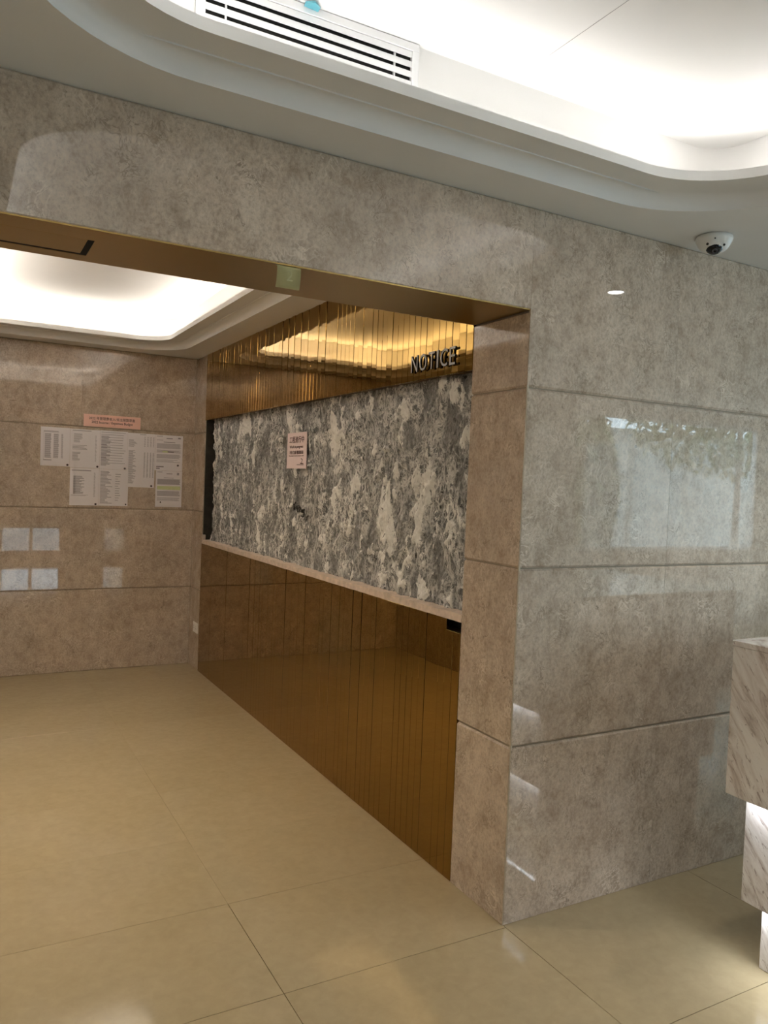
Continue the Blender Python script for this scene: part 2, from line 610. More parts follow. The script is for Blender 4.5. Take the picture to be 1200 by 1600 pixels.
# hall side and back walls
whl = boxo('wall_hall_left', HX0 - 0.12, HX0, HY0, 0.1, 0, ZC + 0.4, M_WALLPAINT)
whl['kind'] = 'structure'
bmr = bmesh.new()
box(bmr, HX1, HX1 + 0.12, HY0, -3.9, 0, ZC + 0.4)
box(bmr, HX1, HX1 + 0.12, -0.6, 0.1, 0, ZC + 0.4)
box(bmr, HX1, HX1 + 0.12, -3.9, -0.6, 2.5, ZC + 0.4)
box(bmr, HX1, HX1 + 0.12, -3.9, -0.6, 0, 0.1)
whr = obj('wall_hall_right', bmr, M_WALLPAINT)
whr['kind'] = 'structure'
WIN = [(-1.08, -0.05, 0.12, 0.62, 2), (1.05, 2.95, 1.05, 2.50, 2), (4.08, 7.2, 0.95, 2.50, 1)]  # first added for a blue reflection, second added for daylight, third mirrored in pier
bmw = bmesh.new()
xa = HX0
for w in WIN:
    box(bmw, xa, w[0], HY0 - 0.12, HY0, 0, ZC + 0.4)
    box(bmw, w[0], w[1], HY0 - 0.12, HY0, 0, w[2])
    box(bmw, w[0], w[1], HY0 - 0.12, HY0, w[3], ZC + 0.4)
    xa = w[1]
box(bmw, xa, HX1, HY0 - 0.12, HY0, 0, ZC + 0.4)
wb = obj('wall_back', bmw, M_WALLPAINT)
wb['kind'] = 'structure'
for k, w in enumerate(WIN):
    x0, x1, z0, z1, n = w
    b = bmesh.new()
    t = 0.05
    y0, y1 = HY0 - 0.09, HY0 - 0.03
    box(b, x0, x1, y0, y1, z0, z0 + t); box(b, x0, x1, y0, y1, z1 - t, z1)
    for i in range(n + 1):
        xc = x0 + t / 2 + (x1 - x0 - t) * i / n
        box(b, xc - t / 2, xc + t / 2, y0, y1, z0, z1)
    wo = obj('window_%d' % (k + 1), b, M_WHITEMETAL)
    wo['kind'] = 'structure'
    for i in range(n):
        xa = x0 + t / 2 + (x1 - x0 - t) * i / n
        xb = x0 + t / 2 + (x1 - x0 - t) * (i + 1) / n
        boxo('pane', xa + t / 2, xb - t / 2, HY0 - 0.064, HY0 - 0.058, z0 + t, z1 - t, M_GLASS, wo)
    po = area('window_portal', ((x0 + x1) / 2, HY0 - 0.02, (z0 + z1) / 2), x1 - x0, z1 - z0, 1, (1, 1, 1), (0, 1, 0))
    po.data.cycles.is_portal = True
b = bmesh.new()
for k in range(4):
    yc = -3.9 + 0.03 + (3.3 - 0.06) * k / 3
    box(b, HX1 + 0.03, HX1 + 0.09, yc - 0.03, yc + 0.03, 0.1, 2.5)
box(b, HX1 + 0.03, HX1 + 0.09, -3.9, -0.6, 0.1, 0.16); box(b, HX1 + 0.03, HX1 + 0.09, -3.9, -0.6, 2.44, 2.5)
w3 = obj('window_4', b, M_WHITEMETAL)  # unseen window added to bring more daylight into the hall
w3['kind'] = 'structure'
for k in range(3):
    ya = -3.9 + 0.03 + (3.3 - 0.06) * k / 3
    boxo('pane', HX1 + 0.057, HX1 + 0.063, ya + 0.03, ya + 1.05, 0.16, 2.44, M_GLASS, w3)
po = area('window_portal', (HX1 - 0.02, -2.25, 1.3), 2.4, 3.3, 1, (1, 1, 1), (-1, 0, 0))
po.rotation_euler = (0, math.radians(90), 0)
po.data.cycles.is_portal = True
pv = boxo('ground_outside', -8, 22, -14, 6.0, -0.2, -0.03, plain('pale_paving', (0.25, 0.25, 0.24), 0.8))
pv['kind'] = 'structure'


# ------------------------------------------------------------------ ceilings with stepped cove trays
def rrect(x0, x1, y0, y1, R, z, n=14):
    pts = []
    for cx, cy, a0 in ((x1 - R, y1 - R, 0), (x0 + R, y1 - R, 90), (x0 + R, y0 + R, 180), (x1 - R, y0 + R, 270)):
        for k in range(n + 1):
            a = math.radians(a0 + 90 * k / n)
            pts.append(Vector((cx + R * math.cos(a), cy + R * math.sin(a), z)))
    return pts


def sweep(name, loops, mat, parent, smooth=False):
    bm = bmesh.new()
    L_ = [[bm.verts.new(p) for p in lp] for lp in loops]
    n = len(L_[0])
    for A, B in zip(L_, L_[1:]):
        for k in range(n):
            bm.faces.new((A[k], A[(k + 1) % n], B[(k + 1) % n], B[k]))
    o = obj(name, bm, mat, parent)
    if smooth:
        for p in o.data.polygons:
            p.use_smooth = True
        o.data.set_sharp_from_angle(angle=math.radians(35))
    return o


def tray_ceiling(name, outer, tray, R1, led, watts):
    ox0, ox1, oy0, oy1 = outer
    x0, x1, y0, y1 = tray
    ins = lambda d, R, z: rrect(x0 + d, x1 - d, y0 + d, y1 - d, R, z)
    # border slab with the rounded hole
    bm = bmesh.new()
    c4 = [bm.verts.new(p) for p in ((ox0, oy0, ZC), (ox1, oy0, ZC), (ox1, oy1, ZC), (ox0, oy1, ZC))]
    inner = [bm.verts.new(p) for p in ins(0, R1, ZC)]
    ed = [bm.edges.new((c4[i], c4[(i + 1) % 4])) for i in range(4)]
    ed += [bm.edges.new((inner[i], inner[(i + 1) % len(inner)])) for i in range(len(inner))]
    bmesh.ops.triangle_fill(bm, use_beauty=True, use_dissolve=False, edges=ed)
    ce = obj(name, bm, M_PAINT)
    ce['kind'] = 'structure'
    for p in ce.data.polygons:                     # faces look down into the room
        if p.normal.z > 0:
            p.flip()
    # cornice: short fillet then flat underside
    r = 0.045
    loops = [ins(0, R1, ZC)]
    for k in range(0, 9):
        a = math.radians(90 * k / 8)
        d, z = r * (1 - math.cos(a)), ZC + 0.005 + r * math.sin(a)
        loops.append(ins(d, R1 - d, z))
    E2 = 0.145
    loops.append(ins(E2, R1 - E2, Z2))
    sweep('cornice', loops, M_PAINT, ce, True)
    # lip that hides the LED strip
    zl = Z2 + 0.032
    R2 = R1 - E2
    sweep('cove_lip', [ins(E2, R2, Z2), ins(E2, R2, zl), ins(E2 - 0.014, R2 + 0.014, zl), ins(E2 - 0.014, R2 + 0.014, Z2 + 0.006), ins(0.055, R1 - 0.055, Z2 + 0.006)], M_PAINT, ce, True)
    R3 = 0.13
    sweep('cove_wall', [ins(0.055, R3, Z2 - 0.004), ins(0.055, R3, ZT)], M_PAINT, ce, True)
    bm = bmesh.new()
    bm.faces.new([bm.verts.new(p) for p in ins(0.05, R3, ZT)])
    obj('tray_top', bm, M_PAINT, ce)
    # lid above so that no daylight leaks in
    boxo('roof_slab', ox0 - 0.1, ox1 + 0.1, oy0 - 0.1, oy1 + 0.1, ZT + 0.06, ZT + 0.12, M_CONC, ce)
    zled = Z2 + 0.026
    m = 0.095
    lx, ly = (x1 - x0) - 2 * R1, (y1 - y0) - 2 * R1
    xm, ym = (x0 + x1) / 2, (y0 + y1) / 2
    tilt = math.radians(LED_TILT)

    def strip(p, ln, nx, ny):
        """a strip of length ln whose light leans from straight up towards (nx, ny)."""
        d = Vector((nx * math.sin(tilt), ny * math.sin(tilt), math.cos(tilt)))
        t = Vector((-ny, nx, 0))
        zz = -d
        yy = zz.cross(t)
        l = area('cove_strip', p, ln, 0.014, watts * ln, led)
        l.rotation_euler = Matrix((t, yy, zz)).transposed().to_euler()
    strip((xm, y1 - m, zled), lx, 0, -1)
    strip((xm, y0 + m, zled), lx, 0, 1)
    strip((x1 - m, ym, zled), ly, -1, 0)
    strip((x0 + m, ym, zled), ly, 1, 0)
    rr = R1 - m
    for sx_, sy_ in ((1, 1), (-1, 1), (-1, -1), (1, -1)):
        cx = (x1 - R1) if sx_ > 0 else (x0 + R1)
        cy = (y1 - R1) if sy_ > 0 else (y0 + R1)
        for k in range(3):
            a_ = math.radians(90 * (k + 0.5) / 3)
            ux, uy = sx_ * math.cos(a_), sy_ * math.sin(a_)
            strip((cx + rr * ux, cy + rr * uy, zled), rr * math.pi / 6, -ux, -uy)
    return ce


TR = (-1.76, 0.68, -3.0, -0.195)
ceil = tray_ceiling('ceiling', (HX0, HX1, HY0, 0.02), TR, 0.50, LED_HALL, COVE_HALL)
ceil2 = tray_ceiling('ceiling', (XL, 0.2, D - 0.01, L + 0.02), (-1.86, -0.205, 0.54, 4.20), 0.37, LED_IN, COVE_IN)
# hairline board joint in the hall tray
jt = bmesh.new()
box(jt, -0.3146, -0.3138, -2.4, -0.42, ZT - 0.0006, ZT + 0.001)
obj('board_joint', jt, plain('hairline_joint', (0.25, 0.24, 0.23), 0.8), ceil)

# ------------------------------------------------------------------ bronze strip cladding
def strips(parent, y0, y1, z0, z1, widths, tilt, x_face, short=None):
    y = y1
    k = 0
    while y - y0 > 0.004:
        w = min(widths(k), y - y0)
        if (y - w) - y0 < 0.015:
            w = y - y0
        zt = z1
        if short and y <= short[0] + 0.02:
            zt = short[1]
        bm = box(bmesh.new(), -0.006, 0.006, -w / 2 + 0.0010, w / 2 - 0.0010, 0, zt - z0, 0.0010)
        o = obj('mirror_strip', bm, M_BRONZE, parent, origin=(0, 0, 0))
        o.location = Vector((x_face + 0.006, y - w / 2, z0)) - wloc(parent)
        o.rotation_euler = (0, random.gauss(0, tilt), random.gauss(0, tilt * 0.6))
        y -= w
        k += 1


hd = empty('mirror_header', (0.02, (D + LS) / 2, ZH), 'bronze mirrored header of narrow vertical strips above the hacked wall', 'wall panel')
boxo('backing_board', 0.016, 0.075, D + 0.001, LS - 0.001, ZH + 0.004, ZC, plain('brown_backing', (0.10, 0.05, 0.015), 0.5), hd)
strips(hd, D + 0.004, LS - 0.002, ZH, ZC - 0.001, lambda k: 0.0506, math.radians(0.17), 0.0)
dd = empty('mirror_dado', (0.02, (D + LS) / 2, 0), 'bronze mirrored dado of tall vertical strips below the hacked wall', 'wall panel')
boxo('backing_board', 0.016, 0.09, D + 0.001, LS - 0.001, 0.0, ZS - 0.05, plain('brown_backing', (0.05, 0.025, 0.01), 0.5), dd)


def dado_w(k):
    if k < 3:
        return (0.31, 0.38, 0.42)[k]
    return 0.0506 if random.random() < 0.7 else 0.1012


strips(dd, D + 0.004, LS - 0.002, 0.002, ZS - 0.001, dado_w, math.radians(0.05), 0.0, short=(0.47, ZS - 0.045))

# sill: uneven broken edge
b = bmesh.new()
n = 60
ys = np.linspace(D + 0.002, LS - 0.03, n)
top = 1.082 + 0.004 * RNG.standard_normal(n) * 0.6
fr_ = 0.0 + 0.003 * RNG.standard_normal(n) * 0.5
rings = []
for y, zt, fx in zip(ys, top, fr_):
    rings.append([b.verts.new((fx, y, ZS)), b.verts.new((fx + 0.002, y, zt)), b.verts.new((0.11, y, zt + 0.006)), b.verts.new((0.11, y, ZS))])
for A, B in zip(rings, rings[1:]):
    for k in range(4):
        b.faces.new((A[k], A[(k + 1) % 4], B[(k + 1) % 4], B[k]))
b.faces.new(rings[0]); b.faces.new(rings[-1][::-1])
sl = obj('trim_2', b, M_SILL)
sl['kind'] = 'structure'
boxo('broken_upstand', 0.0, 0.025, LS - 0.03, LS - 0.012, ZS, 1.125, M_SILL, sl, 0.002)

# ------------------------------------------------------------------ hacked plaster wall (real relief)
def vnoise(u, v, seed):
    r = np.random.default_rng(seed)
    T = r.random((256, 256))
    i, j = np.floor(u).astype(int), np.floor(v).astype(int)
    f, g = u - i, v - j
    f, g = f * f * (3 - 2 * f), g * g * (3 - 2 * g)
    a = T[i % 256, j % 256]; b_ = T[(i + 1) % 256, j % 256]
    c = T[i % 256, (j + 1) % 256]; d = T[(i + 1) % 256, (j + 1) % 256]
    return (a * (1 - f) + b_ * f) * (1 - g) + (c * (1 - f) + d * f) * g


def fbm(u, v, seed, octv=4):
    s, a, t = 0, 1.0, 0
    for k in range(octv):
        s = s + a * vnoise(u * 2 ** k + 13.7 * k, v * 2 ** k + 5.1 * k, seed + k)
        t += a
        a *= 0.55
    return s / t


RY0, RY1, RZ0, RZ1 = D + 0.004, 3.965, 1.05, 2.12
# pale plaster left on the mortar: (y, z, half width, half height, strength)
BLOBS = [(1.10, 1.50, .06, .14, .34), (1.02, 1.36, .05, .10, .30), (0.80, 1.50, .07, .16, .30), (0.70, 1.64, .05, .12, .22),
         (1.72, 1.86, .06, .12, .34), (1.62, 1.76, .05, .10, .24), (0.98, 1.93, .07, .05, .26), (0.72, 1.12, .06, .05, .34),
         (1.30, 1.56, .04, .10, .26), (1.42, 1.60, .05, .05, .20), (1.45, 1.34, .04, .10, .24), (2.30, 1.46, .02, .04, .34),
         (3.15, 1.98, .06, .06, .28), (3.55, 1.93, .05, .06, .28), (2.05, 1.25, .03, .10, .24), (1.2, 1.26, .10, .03, .22),
         (0.45, 1.85, .04, .16, .24), (1.36, 2.0, .12, .08, .16), (2.9, 1.2, .06, .05, .2), (0.9, 1.2, .06, .10, .2),
         (3.72, 1.45, .06, .2, .12), (1.15, 1.12, .1, .05, .22), (0.5, 1.45, .05, .1, .2)]


def rough_fields(Y, Z):
    wob = fbm(Y * 9, Z * 6, 71, 3) - 0.5
    wob2 = fbm(Y * 9, Z * 6, 91, 3) - 0.5
    Yw, Zw = Y + 0.09 * wob, Z + 0.14 * wob2
    lo = fbm(Yw * 4, Zw * 2.6, 3, 4)
    md = fbm(Yw * 18, Zw * 9.0, 17, 4)
    fi = fbm(Yw * 55, Zw * 30, 29, 3)
    rid = 1 - np.abs(2 * fbm(Yw * 14, Zw * 7, 41, 3) - 1) * 2.2
    P = 0.34 * (lo - 0.5) + 0.75 * (md - 0.5) + 0.30 * (fi - 0.5) + 0.14 * rid + 0.20
    for y, z, a, c, s in BLOBS:
        d = ((Yw - y) / a) ** 2 + ((Zw - z) / c) ** 2
        P = P + s * np.clip(1.25 - d * 0.8, 0, 1)
    # smooth grey float coat near the right end
    P = P - 0.35 * np.exp(-(((Yw - 0.62) / 0.16) ** 2 + ((Zw - 1.80) / 0.10) ** 2))
    H = 0.010 * (lo - 0.5) + 0.038 * (md - 0.5) + 0.024 * (fi - 0.5) + 0.012 * np.clip(P - 0.3, 0, 1)
    return P, H, rid


XR = 0.052
ny, nz = 560, 165
gy, gz = np.linspace(RY0, RY1, ny), np.linspace(RZ0, RZ1, nz)
Yg, Zg = np.meshgrid(gy, gz, indexing='ij')
P_, H_, R_ = rough_fields(Yg, Zg)
Xg = XR - H_
# ragged left end
Yg2 = Yg.copy()
edge = 0.03 * (fbm(Zg * 10, Zg * 0, 5, 3) - 0.5)
Yg2 += edge * np.clip((Yg - 3.7) / 0.26, 0, 1)
org = Vector((0.09, (RY0 + RY1) / 2, RZ0))
vv = np.stack([Xg - org.x, Yg2 - org.y, Zg - org.z], -1).reshape(-1, 3)
ii = (np.arange(ny - 1)[:, None] * nz + np.arange(nz - 1)[None, :]).reshape(-1)
ff = np.stack([ii, ii + 1, ii + nz + 1, ii + nz], -1)
me = bpy.data.meshes.new('bare_plaster')
me.from_pydata(vv.tolist(), [], ff.tolist())
a1 = me.attributes.new('plaster', 'FLOAT', 'POINT')
a1.data.foreach_set('value', P_.reshape(-1).astype(np.float32))
a2 = me.attributes.new('ridge', 'FLOAT', 'POINT')
a2.data.foreach_set('value', R_.reshape(-1).astype(np.float32))
me.materials.append(M_ROUGH)
for p in me.polygons:
    p.use_smooth = True
rp_ = bpy.data.objects.new('bare_plaster', me)
rp_.location = org - wloc(wr)
link(rp_, wr)
rp_['label'] = 'hacked grey mortar with pale plaster remnants'
boxo('mortar_bed', 0.075, 0.2, D - 0.002, 3.94, 1.0, 2.2, M_CONC, wr)


# ------------------------------------------------------------------ marker scrawl
def onx(px, py, x):
    d = fw + r2 * ((px - 600) / FPX) - u2 * ((py - 800) / FPX)
    t = (x - CX) / d.x
    return CY + d.y * t, CZ + d.z * t


STROKES = [[(300, 580), (330, 550), (385, 505)], [(312, 565), (333, 650), (320, 745)], [(333, 655), (362, 640)],
           [(410, 590), (400, 640), (405, 712)], [(425, 600), (485, 600), (490, 640), (440, 700), (450, 750), (490, 785)],
           [(500, 655), (545, 650), (552, 700), (530, 792)],
           [(680, 718), (630, 740), (610, 790), (650, 830), (655, 890), (615, 948), (572, 920)], [(790, 922), (735, 972)]]
scr = empty('marker_scrawl', (XR - 0.02, 2.2, 1.4), 'black handwritten marker scrawl on the hacked plaster below the pink sign', 'writing')
for st in STROKES:
    pts = [onx(440 + a / 20, 760 + c / 20, XR - 0.012) for a, c in st]
    fine = []
    for (ya, za), (yb, zb) in zip(pts, pts[1:]):
        for k in range(6):
            fine.append((ya + (yb - ya) * k / 6, za + (zb - za) * k / 6))
    fine.append(pts[-1])
    hw = 0.0048
    b = bmesh.new()
    rows = []
    for i, (y, z) in enumerate(fine):
        y2, z2 = fine[min(i + 1, len(fine) - 1)]
        y1_, z1_ = fine[max(i - 1, 0)]
        ty, tz = y2 - y1_, z2 - z1_
        l = math.hypot(ty, tz) or 1
        ny_, nz_ = -tz / l * hw, ty / l * hw
        row = []
        for s in (-1, 0, 1):
            yy, zz = y + ny_ * s, z + nz_ * s
            h = rough_fields(np.array([[yy]]), np.array([[zz]]))[1][0, 0]
            row.append(b.verts.new((XR - h - 0.009, yy, zz)))
        rows.append(row)
    for A, B in zip(rows, rows[1:]):
        for k in range(2):
            b.faces.new((A[k], A[k + 1], B[k + 1], B[k]))
    geom = bmesh.ops.extrude_face_region(b, geom=list(b.faces))
    for v in geom['geom']:
        if isinstance(v, bmesh.types.BMVert):
            v.co.x += 0.003
    obj('stroke', b, M_MARKER, scr)

# ------------------------------------------------------------------ NOTICE letters
nt_ = empty('notice_lettering', (-0.02, 0.635, 2.085), 'raised grey metal letters spelling NOTICE on the mirrored header', 'lettering')
YN, WN, ZN, HN = 0.800, 0.348, 2.091, 0.073
lw = {'N': 0.70, 'O': 0.74, 'T': 0.64, 'I': 0.17, 'C': 0.68, 'E': 0.52}
gap = 0.20
tot = sum(lw[c] for c in 'NOTICE') + gap * 5
sc_ = WN / tot
ucur = 0
for ch in 'NOTICE':
    wd = lw[ch] * sc_
    u0 = ucur
    pl = lambda u, v, d, u0=u0: Vector((-0.0055 - d, YN - u0 - u, ZN + v))
    bm = text_bm(ch, wd, HN, pl, depth=0.007)
    lo_ = obj('letter', bm, M_STEEL, nt_)
    lo_.data.materials.append(M_LETTEREDGE)
    for p in lo_.data.polygons:
        if abs(p.normal.x) < 0.5:
            p.material_index = 1
    # stand-off stud
    ys_ = YN - u0 - wd / 2
    boxo('stud', -0.006, -0.003, ys_ - 0.004, ys_ + 0.004, ZN + 0.036, ZN + 0.044, M_BLACK, lo_)
    ucur += wd + gap * sc_


# ------------------------------------------------------------------ sheets of paper
def sheet_far(name, x0, x1, z0, z1, mat, label, cat, off=0.0, group=None, curl=0.0):
    """a sheet taped to the far wall; local frame u right, v up."""
    b = bmesh.new()
    n = 8
    t = 0.0012
    fr, bk = [], []
    for i in range(n + 1):
        u = i / n
        w = off + curl * math.sin(math.pi * u) ** 2
        x = x0 + (x1 - x0) * u
        fr.append((b.verts.new((x, L - 0.0005 - w - t, z0)), b.verts.new((x, L - 0.0005 - w - t, z1))))
        bk.append((b.verts.new((x, L - 0.0005 - w, z0)), b.verts.new((x, L - 0.0005 - w, z1))))
    for i in range(n):
        b.faces.new((fr[i][0], fr[i + 1][0], fr[i + 1][1], fr[i][1]))
        b.faces.new((bk[i][0], bk[i][1], bk[i + 1][1], bk[i + 1][0]))
        b.faces.new((fr[i][0], bk[i][0], bk[i + 1][0], fr[i + 1][0]))
        b.faces.new((fr[i][1], fr[i + 1][1], bk[i + 1][1], bk[i][1]))
    b.faces.new((fr[0][0], fr[0][1], bk[0][1], bk[0][0]))
    b.faces.new((fr[n][0], bk[n][0], bk[n][1], fr[n][1]))
    o = obj(name, b, mat)
    tag(o, label, cat, group)
    return o


def bars(o, rects, x0, x1, z0, z1, mat, off, name='printed_lines'):
    """rects in page fractions (u0, u1, v0, v1), v from the top."""
    b = bmesh.new()
    y = L - 0.0005 - off - 0.0012
    for u0, u1, v0, v1 in rects:
        xa, xb = x0 + (x1 - x0) * u0, x0 + (x1 - x0) * u1
        za, zb = z1 - (z1 - z0) * v1, z1 - (z1 - z0) * v0
        box(b, xa, xb, y - 0.0004, y + 0.0003, za, zb)
    q = obj(name, b, mat, o)
    q['kind'] = 'stuff'
    return q


def lines(u0, u1, v0, v1, n, fill=0.45, ragged=0.3, rnd=random):
    out = []
    dv = (v1 - v0) / n
    for k in range(n):
        e = u1 - (u1 - u0) * ragged * rnd.random()
        out.append((u0, e, v0 + k * dv, v0 + k * dv + dv * fill))
    return out


def dot(o, x0, x1, z0, z1, u, v, off, r=0.0085):
    b = bmesh.new()
    c = (x0 + (x1 - x0) * u, L - 0.0005 - off - 0.0012, z1 - (z1 - z0) * v)
    ring = lambda y: [b.verts.new((c[0] + r * math.cos(k * math.pi / 8), y, c[2] + r * math.sin(k * math.pi / 8))) for k in range(16)]
    A, B = ring(c[1] - 0.0006), ring(c[1] + 0.0003)
    b.faces.new(A); b.faces.new(B[::-1])
    for k in range(16):
        b.faces.new((A[k], B[k], B[(k + 1) % 16], A[(k + 1) % 16]))
    obj('round_stamp', b, M_INK, o, label='small black round stamp')


PG = [  # x0, x1, z0, z1, label
    (-1.202, -0.989, 1.636, 1.938, 'white page with three grey table columns, leftmost of the upper row of papers'),
    (-0.988, -0.764, 1.632, 1.936, 'white page with sparse text on top row, second page from the left'),
    (-0.763, -0.550, 1.628, 1.938, 'white page densely filled with text lines below the pink title strip'),
    (-0.549, -0.329, 1.490, 1.933, 'long white page with four number columns, hanging lower than its row'),
    (-0.328, -0.100, 1.636, 1.932, 'white letter page with yellow-green highlighted words, rightmost of the top row'),
    (-0.316, -0.098, 1.333, 1.635, 'white letter page with pale green band, below the highlighted letter'),
    (-0.983, -0.764, 1.332, 1.630, 'white page in the lower row with blank foot, left of the pair'),
    (-0.763, -0.537, 1.332, 1.627, 'white page in the lower row with scattered table figures, right of the pair'),
]
GRP = 'budget papers taped to the far stone wall'
for k, (x0, x1, z0, z1, lb) in enumerate(PG):
    off = 0.0004 * (k % 3)
    o = sheet_far('paper_sheet', x0, x1, z0, z1, M_PAPER, lb, 'paper', off, GRP)
    R_L = random.Random(k + 3)
    A_ = (x0, x1, z0, z1)
    if k == 0:
        rc = lines(0.14, 0.36, 0.17, 0.80, 26, 0.6, 0.12, R_L) + lines(0.44, 0.62, 0.17, 0.80, 26, 0.6, 0.12, R_L) + lines(0.70, 0.77, 0.17, 0.80, 26, 0.5, 0.2, R_L)
        rc += [(0.10, 0.60, 0.10, 0.115), (0.10, 0.62, 0.13, 0.136), (0.10, 0.105, 0.13, 0.84), (0.10, 0.38, 0.84, 0.86)]
        bars(o, rc, *A_, M_INKGREY, off); dot(o, *A_, 0.93, 0.96, off)
    elif k == 1:
        rc = [(0.08, 0.70, 0.03, 0.045)] + lines(0.12, 0.42, 0.12, 0.36, 9, 0.4, 0.4, R_L) + lines(0.08, 0.62, 0.42, 0.55, 4, 0.35, 0.5, R_L) + lines(0.08, 0.36, 0.60, 0.83, 8, 0.4, 0.4, R_L) + lines(0.84, 0.90, 0.15, 0.84, 22, 0.3, 0.5, R_L)
        bars(o, rc, *A_, M_INKGREY, off); dot(o, *A_, 0.93, 0.96, off)
    elif k == 2:
        rc = [(0.04, 0.92, 0.04, 0.05)] + lines(0.04, 0.94, 0.10, 0.90, 12, 0.14, 0.15, R_L) + lines(0.04, 0.40, 0.14, 0.92, 26, 0.5, 0.5, R_L)
        bars(o, rc, *A_, M_INKGREY, off); dot(o, *A_, 0.92, 0.965, off)
    elif k == 3:
        rc = lines(0.04, 0.34, 0.12, 0.26, 8, 0.4, 0.5, R_L) + lines(0.04, 0.34, 0.32, 0.94, 34, 0.45, 0.6, R_L)
        for u in (0.60, 0.71, 0.82, 0.92):
            rc += lines(u, u + 0.05, 0.06, 0.25, 10, 0.35, 0.3, R_L) + lines(u, u + 0.05, 0.35, 0.82, 34, 0.5, 0.3, R_L)
        rc += [(0.44, 0.66, 0.015, 0.025)]
        bars(o, rc, *A_, M_INKGREY, off); dot(o, *A_, 0.90, 0.97, off)
    elif k == 4:
        rc = [(0.05, 0.26, 0.03, 0.045), (0.40, 0.62, 0.08, 0.10), (0.82, 0.92, 0.05, 0.09), (0.05, 0.28, 0.14, 0.15), (0.30, 0.72, 0.19, 0.205)]
        rc += lines(0.06, 0.94, 0.24, 0.38, 8, 0.5, 0.1, R_L) + lines(0.06, 0.94, 0.42, 0.50, 4, 0.45, 0.2, R_L) + lines(0.06, 0.94, 0.54, 0.66, 7, 0.5, 0.1, R_L) + lines(0.06, 0.92, 0.69, 0.78, 3, 0.3, 0.3, R_L)
        bars(o, rc, *A_, M_INKGREY, off)
        bars(o, [(0.05, 0.32, 0.88, 0.90), (0.05, 0.18, 0.93, 0.95), (0.45, 0.68, 0.455, 0.475)], *A_, M_INK, off + 0.0004, 'bold_words')
        bars(o, [(0.26, 0.48, 0.45, 0.485)], *A_, M_GREEN, off + 0.0003, 'highlight'); dot(o, *A_, 0.84, 0.84, off)
    elif k == 5:
        rc = [(0.05, 0.24, 0.03, 0.045), (0.40, 0.62, 0.07, 0.09), (0.80, 0.88, 0.04, 0.11), (0.30, 0.68, 0.19, 0.20)]
        rc += lines(0.06, 0.94, 0.23, 0.38, 9, 0.8, 0.05, R_L) + lines(0.06, 0.94, 0.56, 0.70, 8, 0.6, 0.1, R_L) + lines(0.06, 0.94, 0.74, 0.84, 4, 0.35, 0.1, R_L)
        bars(o, rc, *A_, M_INKGREY, off)
        bars(o, [(0.06, 0.94, 0.42, 0.52)], *A_, M_GREEN, off + 0.0003, 'highlight'); dot(o, *A_, 0.20, 0.87, off, 0.006)
    elif k == 6:
        rc = [(0.06, 0.72, 0.06, 0.08)] + lines(0.12, 0.5, 0.22, 0.70, 17, 0.5, 0.5, R_L) + lines(0.12, 0.2, 0.22, 0.70, 17, 0.7, 0.2, R_L) + lines(0.04, 0.66, 0.72, 0.76, 2, 0.3, 0.2, R_L) + lines(0.82, 0.88, 0.12, 0.78, 22, 0.35, 0.4, R_L)
        bars(o, rc, *A_, M_INKGREY, off); dot(o, *A_, 0.90, 0.96, off)
    else:
        rc = lines(0.04, 0.46, 0.05, 0.95, 28, 0.45, 0.6, R_L) + lines(0.55, 0.74, 0.12, 0.90, 12, 0.2, 0.5, R_L)
        bars(o, rc, *A_, M_INKGREY, off); dot(o, *A_, 0.93, 0.95, off, 0.006)

ts = sheet_far('title_strip', -0.892, -0.452, 1.963, 2.061, M_PINK, 'salmon pink paper title strip with two lines of print above the budget papers', 'sign', 0.0, None, 0.002)
plf = lambda bx, bz: (lambda u, v, d: Vector((bx + u, L - 0.0040 - d, bz + v)))
obj('chinese_heading', text_bm('2022 年管理費收入/支出預算草案', 0.356, 0.025, plf(-0.852, 2.018), 0.0006, 0.006), M_INKBROWN, ts)
obj('english_heading', text_bm('2022 Income / Expenses Budget', 0.318, 0.026, plf(-0.832, 1.984), 0.0006, 0.012), M_INKBROWN, ts)

# pink work-in-progress sheet on the hacked wall
py0, py1, pz0, pz1, px_ = 2.350, 2.046, 1.668, 1.886, 0.030
pk = boxo('work_sign', px_, px_ + 0.003, py1, py0, pz0, pz1, M_PINK2)
tag(pk, 'pale pink landscape paper sign with dark print on the hacked plaster wall', 'sign')
wd_, ht_ = py0 - py1, pz1 - pz0


def plp(u_, v_):
    return lambda u, v, d: Vector((px_ - 0.0004 - d, py0 - wd_ * u_ - u, pz1 - ht_ * v_ + v))


obj('chinese_heading', text_bm('工程進行中', 0.75 * wd_, 0.18 * ht_, plp(0.12, 0.285), 0.0008, 0.008), M_INKBROWN, pk)
obj('english_heading', text_bm('Work in progress', 0.69 * wd_, 0.10 * ht_, plp(0.14, 0.455), 0.0008, 0.008), M_INKBROWN, pk)
obj('chinese_line', text_bm('不便之處 敬請原諒', 0.71 * wd_, 0.10 * ht_, plp(0.14, 0.60), 0.0008, 0.008), M_INKBROWN, pk)
obj('small_print', text_bm('We apologize for any inconvenience caused', 0.75 * wd_, 0.034 * ht_, plp(0.12, 0.665), 0.0008, 0.006), M_INKBROWN, pk)
b = bmesh.new()
af = lambda u, v, d: Vector((px_ - d, py0 - wd_ * u, pz1 - ht_ * v))
poly_prism(b, [(0.74, 0.715), (0.79, 0.73), (0.83, 0.755), (0.82, 0.775), (0.775, 0.745), (0.74, 0.735)], af, -0.0002, 0.0008)
poly_prism(b, [(0.80, 0.775), (0.82, 0.78), (0.80, 0.82), (0.78, 0.835), (0.77, 0.828), (0.79, 0.805)], af, -0.0002, 0.0008)
